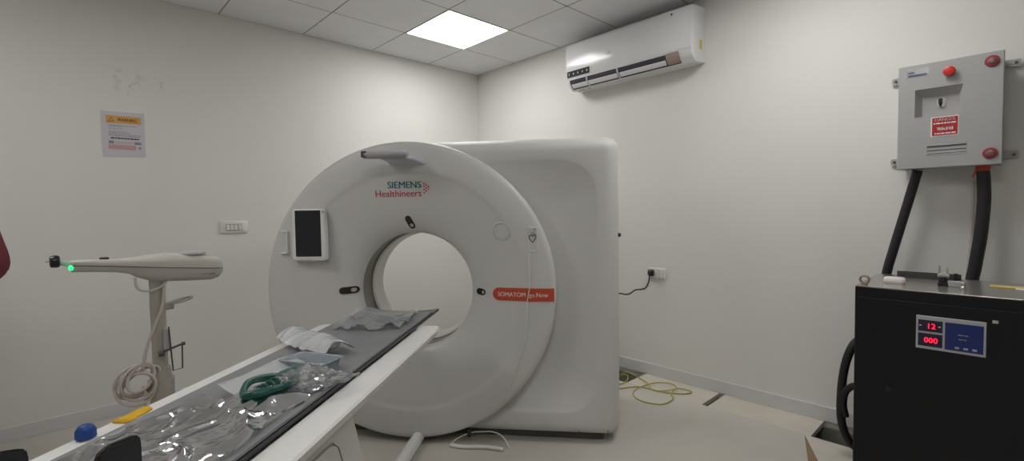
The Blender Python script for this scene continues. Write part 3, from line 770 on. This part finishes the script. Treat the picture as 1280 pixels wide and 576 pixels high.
# ------------------------------------------------------------------ grey isolator box
cb = thing('control_box', 'grey steel electrical box with red button on the right wall', 'electrical box', (0, -3.775, 1.735), RIGHT)
bm = B(); box(bm, -.183, .183, -.153, -.02, -.252, .252, .004); new('enclosure', bm, M['boxs'], cb)
bm = B(); R4 = lambda a, b_, c, d, y: [(a, y, c), (b_, y, c), (b_, y, d), (a, y, d)]
loft(bm, [R4(-.187, .187, -.256, .256, -.155), R4(-.187, .187, -.256, .256, -.200), R4(-.184, .184, -.253, .253, -.203), R4(-.122, .052, -.004, .132, -.203), R4(-.098, .034, -.002, .098, -.163)])
dr = new('door', bm, M['boxg'], cb)
for x_, z_ in ((-.215, .226), (-.215, -.205), (.215, .226), (.215, -.205)):
    s = 1 if x_ > 0 else -1
    bm = B(); prism(bm, rrect(min(x_ - .024 * 1, x_ + .024), max(x_ - .024, x_ + .024), z_ - .017, z_ + .017, .008), -.018, -.012); box(bm, min(x_ - s * .055, x_ - s * .01), max(x_ - s * .055, x_ - s * .01), -.022, -.012, z_ - .017, z_ + .017)
    br = new('mounting_bracket', bm, M['boxg'], cb)
    bm = B(); cyl(bm, (x_ + s * .008, -.023, z_), (x_ + s * .008, -.0, z_), .007, n=12); new('bolt', bm, M['darksteel'], br)
for x_, z_ in ((.147, .213), (.148, -.204)):
    bm = B(); lathe(bm, [(.024, .0), (.0255, -.006), (.022, -.009), (.0165, -.009)], (x_, -.203, z_), 24, 'y'); lk = new('lock', bm, M['lockr'], dr, smooth='auto')
    bm = B(); lathe(bm, [(.016, 0), (.015, -.005), (.007, -.007)], (x_, -.211, z_), 20, 'y'); box(bm, x_ - .002, x_ + .002, -.2200, -.216, z_ - .008, z_ + .008); new('lock_core', bm, M['lockcore'], lk, smooth='auto')
bm = B(); lathe(bm, [(.013, 0), (.013, -.016)], (.004, -.203, .196), 20, 'y'); bs = new('button_neck', bm, M['steel'], dr, smooth='auto')
bm = B(); lathe(bm, [(.013, 0), (.0225, -.002), (.0235, -.008), (.020, -.015), (.011, -.018)], (.004, -.216, .196), 24, 'y'); new('stop_button', bm, M['redb'], dr, smooth='auto')
bm = B(); prism(bm, rrect(-.044, -.012, .040, .082, .003), -.166, -.162); kp = new('key_plate', bm, M['steel'], dr)
bm = B(); box(bm, -.036, -.022, -.185, -.165, .056, .080, .003); box(bm, -.033, -.025, -.176, -.165, .043, .057, .002); new('key', bm, M['dark'], kp)
bm = B(); prism(bm, [(-.158, .196), (-.070, .196), (-.070, .236), (-.158, .230)], -.2044, -.203); nl = new('silver_label', bm, M['silver'], dr)
bm = B(); box(bm, -.150, -.125, -.2052, -.2042, .216, .223); box(bm, -.150, -.078, -.2052, -.2042, .200, .209); new('label_print', bm, M['navy'], nl)
bm = B(); prism(bm, rrect(-.060, .040, -.106, -.012, .002), -.2042, -.203); sg = new('danger_sign', bm, M['wprint'], dr)
bm = B(); prism(bm, rrect(-.055, .037, -.102, -.016, .002), -.2050, -.204); new('sign_field', bm, M['signr'], sg)
text('sign_lettering', 'DANGER', .021, M['wprint'], sg, -.009, -.034, -.2056, 'CENTER', .88, .0005)
text('sign_lettering', '\u0916\u0924\u0930\u093e', .026, M['wprint'], sg, -.009, -.078, -.2056, 'CENTER', 1.1, .0012)
for q in ((-.050, .032, -.047, .006), (-.046, .030, -.096, .006)): new('sign_small_print', bars([q], -.2055), M['wprint'], sg)
bm = B(); prism(bm, rrect(-.074, .070, -.197, -.142, .002), -.2042, -.203); rl = new('rating_label', bm, M['silver'], dr)
bm = B(); box(bm, -.072, .068, -.2052, -.2042, -.158, -.150); box(bm, -.072, .068, -.2052, -.2042, -.175, -.171); box(bm, -.072, .068, -.2052, -.2042, -.189, -.187); new('label_print', bm, M['ink'], rl)
bm = B(); cyl(bm, (-.115, -.11, -.256), (-.115, -.11, -.25), .026, n=20); new('cable_gland', bm, M['dark'], cb)
bm = B(); cyl(bm, (.122, -.11, -.256), (.122, -.11, -.25), .028, n=20); new('cable_gland', bm, M['dark'], cb)
# cables from the box to the cabinet (world coordinates, made local to their base)
def wcable(name, pts, r, m, label, cat='cable', group=None):
    b = Vector(pts[-1]); t = thing(name, label, cat, b, 0, group)
    bm = B(); tube(bm, [Vector(p) - b for p in pts], r, 14); new('sleeve', bm, m, t, smooth=True); return t, b
wcable('power_cable', [(-.115, -3.660, 1.475), (-.115, -3.648, 1.42), (-.118, -3.608, 1.24), (-.12, -3.570, 1.07), (-.125, -3.540, .92), (-.13, -3.50, .6), (-.14, -3.46, .2), (-.15, -3.44, -.185)], .0215, M['rubber'], 'thick black cable slanting down from the left of the grey electrical box', group='black cables under the electrical box')
t, b = wcable('power_cable', [(-.115, -3.897, 1.475), (-.115, -3.902, 1.40), (-.115, -3.904, 1.30), (-.115, -3.896, 1.15), (-.12, -3.880, 1.0), (-.125, -3.868, .88), (-.13, -3.86, .5), (-.14, -3.85, .1), (-.145, -3.84, -.185)], .025, M['rubber'], 'thick black cable hanging from the right of the grey electrical box', group='black cables under the electrical box')
bm = B(); tube(bm, [Vector(p) - b for p in ((-.118, -3.898, 1.488), (-.118, -3.898, 1.455))], .0262, 16, smooth=False); tube(bm, [Vector(p) - b for p in ((-.13, -3.88, 1.475), (-.135, -3.868, 1.44), (-.135, -3.866, 1.425))], .004, 8); new('red_tape', bm, M['copper'], t)
o, b = wcable('thin_wire', [(-.010, -3.86, 1.42), (-.010, -3.862, 1.3), (-.010, -3.858, 1.1), (-.010, -3.848, .9), (-.012, -3.84, .5), (-.012, -3.84, .1)], .007, M['cable'], 'thin beige wire on the wall beside the right black cable', 'wire')
# ------------------------------------------------------------------ black stabiliser cabinet
cx0, cx1, cyl_, cyr = -.785, -.27, -3.528, -4.14
kb = thing('power_cabinet', 'black steel power cabinet with red digital display by the right wall', 'cabinet', ((cx0 + cx1) / 2, (cyl_ + cyr) / 2, 0), RIGHT)
hwid = (cyl_ - cyr) / 2; hd_ = (cx1 - cx0) / 2; CT = .948
bm = B(); box(bm, -hwid, hwid, -hd_ + .006, hd_, .045, CT - .004, .004); new('carcass', bm, M['cab'], kb)
bm = B(); box(bm, -hwid + .004, hwid - .004, -hd_, -hd_ + .006, .06, .900, .002); fp = new('front_door', bm, M['cab'], kb)
bm = B(); box(bm, -hwid + .001, hwid - .001, -hd_ + .003, hd_ - .001, CT - .004, CT, .001); new('top_plate', bm, M['cabtop'], kb)
bm = B(); cyl(bm, (-.18, -hd_ + .002, .52), (-.18, -hd_ - .012, .52), .012, n=16); new('door_knob', bm, M['dark'], fp)
for sx in (-1, 1):
    for sy in (-1, 1):
        bm = B(); box(bm, sx * (hwid - .06) - .03, sx * (hwid - .06) + .03, sy * (hd_ - .06) - .03, sy * (hd_ - .06) + .03, 0, .046, .004); new('foot', bm, M['dark'], kb)
# display: y(world) -3.738..-3.943 -> local x
lx = lambda wy: -(wy - (cyl_ + cyr) / 2)
x0, x1, z0, z1 = lx(-3.738), lx(-3.942), .716, .850
fy = -hd_
bm = B(); box(bm, x0, x1, fy - .006, fy + .002, z0, z1, .002); dp = new('display_panel', bm, M['bezel'], kb)
bm = B(); box(bm, x0 + .088, x1 - .007, fy - .0075, fy - .005, z0 + .010, z1 - .016); new('blue_field', bm, M['lcd'], dp)
for a, b_, s in ((z0 + .072, z1 - .016, '12'), (z0 + .012, z0 + .064, '000')):
    bm = B(); box(bm, x0 + .007, x0 + .081, fy - .0075, fy - .005, a, b_); dd = new('digit_window', bm, M['dkblue'], dp)
    text('red_digits', s, .030, M['leds'], dd, x0 + .046, (a + b_) / 2 - .0105, fy - .0082, 'CENTER', .95, .0003)
for q in (.010, .068):
    bm = B(); box(bm, x0 + q, x0 + q + .007, fy - .0082, fy - .007, z0 + .093, z0 + .097); new('indicator', bm, M['wprint'], dp)
bm = B()
for k in range(3):
    bx = x0 + .117 + k * .025; box(bm, bx, bx + .013, fy - .0085, fy - .007, z0 + .018, z0 + .026, .001)
new('panel_button', bm, M['btn'], dp)
new('panel_print', bars([(x0 + .125, x0 + .155, z0 + .072, .003), (x0 + .128, x0 + .15, z0 + .055, .003)], fy - .0082), M['btn'], dp)
bm = B(); box(bm, lx(-3.957), lx(-3.973), fy - .003, fy + .001, .850, .861, .001); new('small_plate', bm, M['bezel'], kb)
bm = B(); cyl(bm, (lx(-3.553), -hd_ + .055, CT), (lx(-3.553), -hd_ + .055, CT + .008), .012, n=16)
tube(bm, [(lx(-3.553) + .0165 * math.cos(a), -hd_ + .055, CT + .0235 + .0165 * math.sin(a)) for a in [2 * PI * k / 20 for k in range(21)]], .0052, 10, smooth=False)
new('eye_bolt', bm, M['eye'], kb, smooth='auto')
# things on the cabinet
bm = B(); loft(bm, [[(x, y, z) for x, y in rrect(-.040 + d, .040 - d, -.022 + d * .8, .022 - d * .8, .018)] for z, d in ((0, .004), (.004, .001), (.010, 0), (.022, .001), (.027, .005), (.029, .011))])
o = new('oval_box', bm, M['wprint'], smooth='auto', loc=(-.60, -3.640, CT), rz=RIGHT); tag(o, 'small white oval plastic piece on the top of the black cabinet', 'plastic piece')
mb = thing('metal_bracket', 'long flat metal bracket lying at the back of the black cabinet top', 'bracket', (-.36, -3.73, CT), RIGHT)
bm = B(); box(bm, -.115, .115, -.016, .016, 0, .003); box(bm, -.115, .115, .013, .016, 0, .030, .001); new('bracket_angle', bm, M['darksteel'], mb)
bm = B(); box(bm, .09, .105, -.008, .008, .003, .035, .002); new('bracket_stud', bm, M['dark'], mb)
cp = thing('cable_clamp', 'small metal cable clamp with forked prongs on the black cabinet top', 'clamp', (-.56, -3.800, CT), RIGHT)
bm = B(); box(bm, -.017, .017, -.017, .017, 0, .016, .002); lathe(bm, [(.014, 0), (.017, .012), (.012, .026)], (0, 0, .014), 16); new('clamp_base', bm, M['dark'], cp, smooth='auto')
bm = B(); box(bm, -.019, .019, -.008, .008, .038, .050, .001); box(bm, -.016, -.009, -.006, .006, .049, .088, .001); box(bm, .009, .016, -.006, .006, .049, .080, .001); box(bm, -.010, .010, -.005, .005, .049, .056, .001); new('fork', bm, M['steel'], cp)
bm = B(); box(bm, .014, .068, -.015, .015, 0.0, .024, .003); new('clamp_arm', bm, M['arm'], cp)
bm = B(); lathe(bm, [(.010, 0), (.011, .01), (.008, .014), (.009, .026), (.004, .030)], n=14)
o = new('shiny_bolt', bm, M['chrome'], smooth='auto', loc=(-.63, -3.868, CT), rz=RIGHT); tag(o, 'small shiny metal fitting right of the clamp on the cabinet top', 'fitting')
yc = thing('yellow_card', 'yellow card strip lying at the right of the black cabinet top', 'card', (-.45, -4.035, CT), RIGHT)
bm = B(); box(bm, -.095, .085, -.03, .03, 0, .004, .001); new('card', bm, M['ypaper'], yc)
bm = B(); box(bm, -.02, .08, -.055, -.028, 0, .003, .001); new('white_slip', bm, M['paper'], yc)
# black hose bulging from behind the cabinet
t, b = wcable('black_hose', [(-.40, -3.50, .64), (-.45, -3.462, .60), (-.47, -3.432, .49), (-.48, -3.420, .34), (-.48, -3.425, .20), (-.45, -3.455, .10), (-.40, -3.50, .05)], .019, M['rubber'], 'thick black hose curving out low beside the black cabinet', 'hose')
bm = B(); tube(bm, [Vector(p) - b for p in ((-.50, -3.51, .42), (-.50, -3.470, .405), (-.495, -3.440, .365), (-.49, -3.432, .30), (-.48, -3.44, .24))], .016, 12); new('branch', bm, M['rubber'], t, smooth=True)
# yellow earth wire on the floor by the scanner
W = [(-.10, -1.86, -.02), (-.10, -1.92, .006), (-.13, -2.02, .006), (-.20, -2.16, .006), (-.29, -2.25, .006), (-.25, -2.33, .010), (-.15, -2.36, .012), (-.10, -2.28, .010), (-.16, -2.19, .006), (-.34, -2.16, .006), (-.46, -2.20, .006), (-.52, -2.30, .006), (-.48, -2.42, .006), (-.36, -2.44, .008), (-.26, -2.38, .011), (-.16, -2.37, .013), (-.13, -2.46, .006), (-.20, -2.45, .006), (-.27, -2.34, .006), (-.30, -2.16, .006), (-.42, -2.08, .006), (-.55, -2.03, .006), (-.58, -1.96, .006)]
b = Vector((-.3, -2.25, 0)); bm = B(); tube(bm, [Vector(p) - b for p in W], .0042, 8)
tube(bm, [Vector(p) - b for p in ((-.10, -1.80, -.06), (-.14, -1.93, .0), (-.22, -2.0, .006), (-.33, -2.03, .006), (-.40, -1.98, .006), (-.42, -1.90, .006))], .0042, 8)
o = new('earth_wire', bm, M['wire'], smooth=True, loc=b); tag(o, 'tangled yellow wire on the floor beside the scanner', 'wire')

# ------------------------------------------------------------------ the person at the left edge (only a maroon sleeve shows)
pe = thing('person', 'person in a maroon sweater at the far left edge, elbow bent outward', 'person', (-3.732, -.876, 0), IZ)
def skin_mesh(name, verts, edges, radii, m, parent, levels=2, root=0):
    me = bpy.data.meshes.new(name); me.from_pydata(verts, edges, []); me.update()
    o = bpy.data.objects.new(name, me); COL.objects.link(o)
    sk = o.modifiers.new('skin', 'SKIN'); sk.use_smooth_shade = True
    for i, r in enumerate(radii):
        r = r if isinstance(r, tuple) else (r, r)
        me.skin_vertices[0].data[i].radius = r; me.skin_vertices[0].data[i].use_root = (i == root)
    s = o.modifiers.new('sub', 'SUBSURF'); s.levels = levels; s.render_levels = levels
    bpy.context.view_layer.update()
    nm = bpy.data.meshes.new_from_object(o.evaluated_get(bpy.context.evaluated_depsgraph_get()))
    bpy.data.objects.remove(o); bpy.data.meshes.remove(me)
    nm.name = name; nm.materials.clear(); nm.materials.append(m)
    for p in nm.polygons: p.use_smooth = True
    ob = bpy.data.objects.new(name, nm); COL.objects.link(ob); ob.parent = parent; return ob
EL = (.293, .012, 1.095)
# body (skin): pelvis, trunk, neck, head, arms, hands with fingers, legs and feet
V = [(0, 0, .93), (0, .01, 1.08), (0, .015, 1.25), (0, .02, 1.38), (0, .012, 1.47), (0, -.005, 1.55), (0, -.012, 1.63), (0, -.008, 1.69),
     (.17, .015, 1.385), EL, (.165, -.085, 1.000), (.130, -.105, .985),
     (-.17, .015, 1.385), (-.235, .01, 1.11), (-.25, -.05, .87), (-.25, -.065, .80),
     (.095, 0, .86), (.105, -.01, .48), (.11, .02, .09), (.12, -.09, .035), (.13, -.17, .028),
     (-.095, 0, .86), (-.105, -.01, .48), (-.11, .02, .09), (-.12, -.09, .035), (-.13, -.17, .028)]
Ed = [(0, 1), (1, 2), (2, 3), (3, 4), (4, 5), (5, 6), (6, 7), (3, 8), (8, 9), (9, 10), (10, 11), (3, 12), (12, 13), (13, 14), (14, 15), (0, 16), (16, 17), (17, 18), (18, 19), (19, 20), (0, 21), (21, 22), (22, 23), (23, 24), (24, 25)]
Rd = [.095, (.11, .09), (.15, .105), (.12, .09), .052, (.075, .09), (.082, .10), (.055, .07), .05, .038, .027, (.035, .018), .05, .038, .027, (.035, .018), .066, .05, .038, .04, .025, .066, .05, .038, .04, .025]
def hand(base, d, side, pal):
    """five fingers rooted in the palm"""
    d = Vector(d).normalized(); side = Vector(side).normalized(); pal = Vector(pal).normalized()
    for k, (o_, L) in enumerate(((-.027, .070), (-.009, .080), (.009, .076), (.026, .060))):
        p = Vector(base) + side * o_ + d * .02
        q1 = p + d * L * .5 + pal * .006; q2 = p + d * L * .8 + pal * .022; q3 = p + d * L + pal * .040
        i = len(V); bi = base_index
        V.extend([tuple(p), tuple(q1), tuple(q2), tuple(q3)]); Ed.extend([(bi, i), (i, i + 1), (i + 1, i + 2), (i + 2, i + 3)]); Rd.extend([.010, .0092, .0085, .0075])
    p = Vector(base) - side * .035 - d * .025; q1 = p - side * .02 + d * .025; q2 = q1 + d * .03 + pal * .008
    i = len(V); V.extend([tuple(p), tuple(q1), tuple(q2)]); Ed.extend([(base_index, i), (i, i + 1), (i + 1, i + 2)]); Rd.extend([.012, .011, .009])
base_index = 11; hand(V[11], (-.9, -.3, -.35), (0, .5, -.85), (-.2, .9, 0))
base_index = 15; hand(V[15], (0, -.15, -1), (0, -1, 0), (1, 0, 0))
body = skin_mesh('body', V, Ed, Rd, M['skin'], pe)
# clothes
sweater = skin_mesh('sweater', [(0, .01, .845), (0, .01, 1.08), (0, .015, 1.25), (0, .02, 1.375), (0, .014, 1.44), (.18, .015, 1.385), (.232, .013, 1.26), (.262, .014, 1.18), (.284, .012, 1.10), (.235, -.035, 1.046), (.175, -.08, 1.005), (-.18, .015, 1.385), (-.238, .01, 1.11), (-.252, -.045, .895)],
    [(0, 1), (1, 2), (2, 3), (3, 4), (3, 5), (5, 6), (6, 7), (7, 8), (8, 9), (9, 10), (3, 11), (11, 12), (12, 13)],
    [(.185, .15), (.175, .14), (.175, .13), (.14, .11), .065, .068, .050, .046, .066, .056, .042, .068, .058, .042], M['red'], pe)
skin_mesh('trousers', [(0, 0, .93), (.088, 0, .80), (.107, -.008, .48), (.112, .018, .10), (-.088, 0, .80), (-.107, -.008, .48), (-.112, .018, .10), (0, .01, 1.04)], [(0, 1), (1, 2), (2, 3), (0, 4), (4, 5), (5, 6), (0, 7)], [(.15, .125), .10, .070, .058, .10, .070, .058, (.135, .11)], M['trousers'], pe)
for s in (-1, 1):
    bm = B(); loft(bm, [[(s * .118 + w * math.cos(a), -.06 + l * math.sin(a), z) for a in [2 * PI * k / 20 for k in range(20)]] for z, w, l in ((0, .048, .135), (.02, .05, .137), (.045, .045, .125), (.07, .035, .07), (.09, .03, .05))]); new('shoe', bm, M['dark'], pe, smooth='auto')
bm = B(); bmesh.ops.create_uvsphere(bm, u_segments=24, v_segments=16, radius=1)
for v in bm.verts:
    c_ = v.co.copy(); v.co = Vector((c_.x * .086, c_.y * .098 + .012, 1.650 + c_.z * .096))
bmesh.ops.delete(bm, geom=[v for v in bm.verts if v.co.z < 1.585 or (v.co.y < -.03 + .10 * (v.co.z - 1.60) and v.co.z < 1.705)], context='VERTS')
new('hair', bm, M['hair'], pe, smooth=True)
for s in (-1, 1):
    bm = B(); bmesh.ops.create_uvsphere(bm, u_segments=12, v_segments=8, radius=.012)
    for v in bm.verts: v.co += Vector((s * .031, -.088, 1.628))
    e = new('eye', bm, M['eyew'], pe, smooth=True)
    bm = B(); bmesh.ops.create_uvsphere(bm, u_segments=10, v_segments=6, radius=.006)
    for v in bm.verts: v.co += Vector((s * .031, -.096, 1.628))
    new('pupil', bm, M['hair'], e, smooth=True)
    bm = B(); loft(bm, [[(s * (.083 + h), .0 + w * math.cos(a), 1.612 + 1.6 * w * math.sin(a)) for a in [2 * PI * k / 12 for k in range(12)]] for h, w in ((-.008, .012), (.004, .018), (.010, .014))]); new('ear', bm, M['skin'], pe, smooth=True)
bm = B(); loft(bm, [[(w * math.cos(a), y + w * .6 * math.sin(a), z) for a in [2 * PI * k / 12 for k in range(12)]] for z, y, w in ((1.636, -.092, .007), (1.612, -.104, .011), (1.594, -.110, .016), (1.586, -.098, .012))]); new('nose', bm, M['skin'], pe, smooth=True)
bm = B(); loft(bm, [[(x, -.094 - .006 * math.cos(x * 50) + .004 * math.sin(a), 1.560 + .007 * math.sin(a) * math.cos(x * 55)) for a in [2 * PI * k / 10 for k in range(10)]] for x in (-.024, -.012, 0, .012, .024)]); new('mouth', bm, M['lip'], pe, smooth=True)

# ------------------------------------------------------------------ camera and view
cam = bpy.data.cameras.new('camera'); co = bpy.data.objects.new('camera', cam); COL.objects.link(co)
cam.sensor_fit = 'HORIZONTAL'; cam.sensor_width = 36.; cam.lens = 594.9266 / 1280 * 36.; cam.clip_start = .02
R3 = Matrix(((0.725835, 0.039521, -0.686733), (-0.687708, 0.020095, -0.725709), (-0.014881, 0.999017, 0.041765)))
co.matrix_world = Matrix.Translation((-3.311994, -4.006376, 1.30)) @ R3.to_4x4()
SC.camera = co
w = bpy.data.worlds.new('room_air'); SC.world = w; w.use_nodes = True
w.node_tree.nodes['Background'].inputs[0].default_value = (.02, .02, .02, 1)
SC.view_settings.view_transform = 'Standard'; SC.view_settings.look = 'None'; SC.view_settings.gamma = 1
SC.view_settings.use_curve_mapping = False
SC.view_settings.exposure = -.12
SC.cycles.transparent_max_bounces = 32
SC.cycles.use_denoising = True
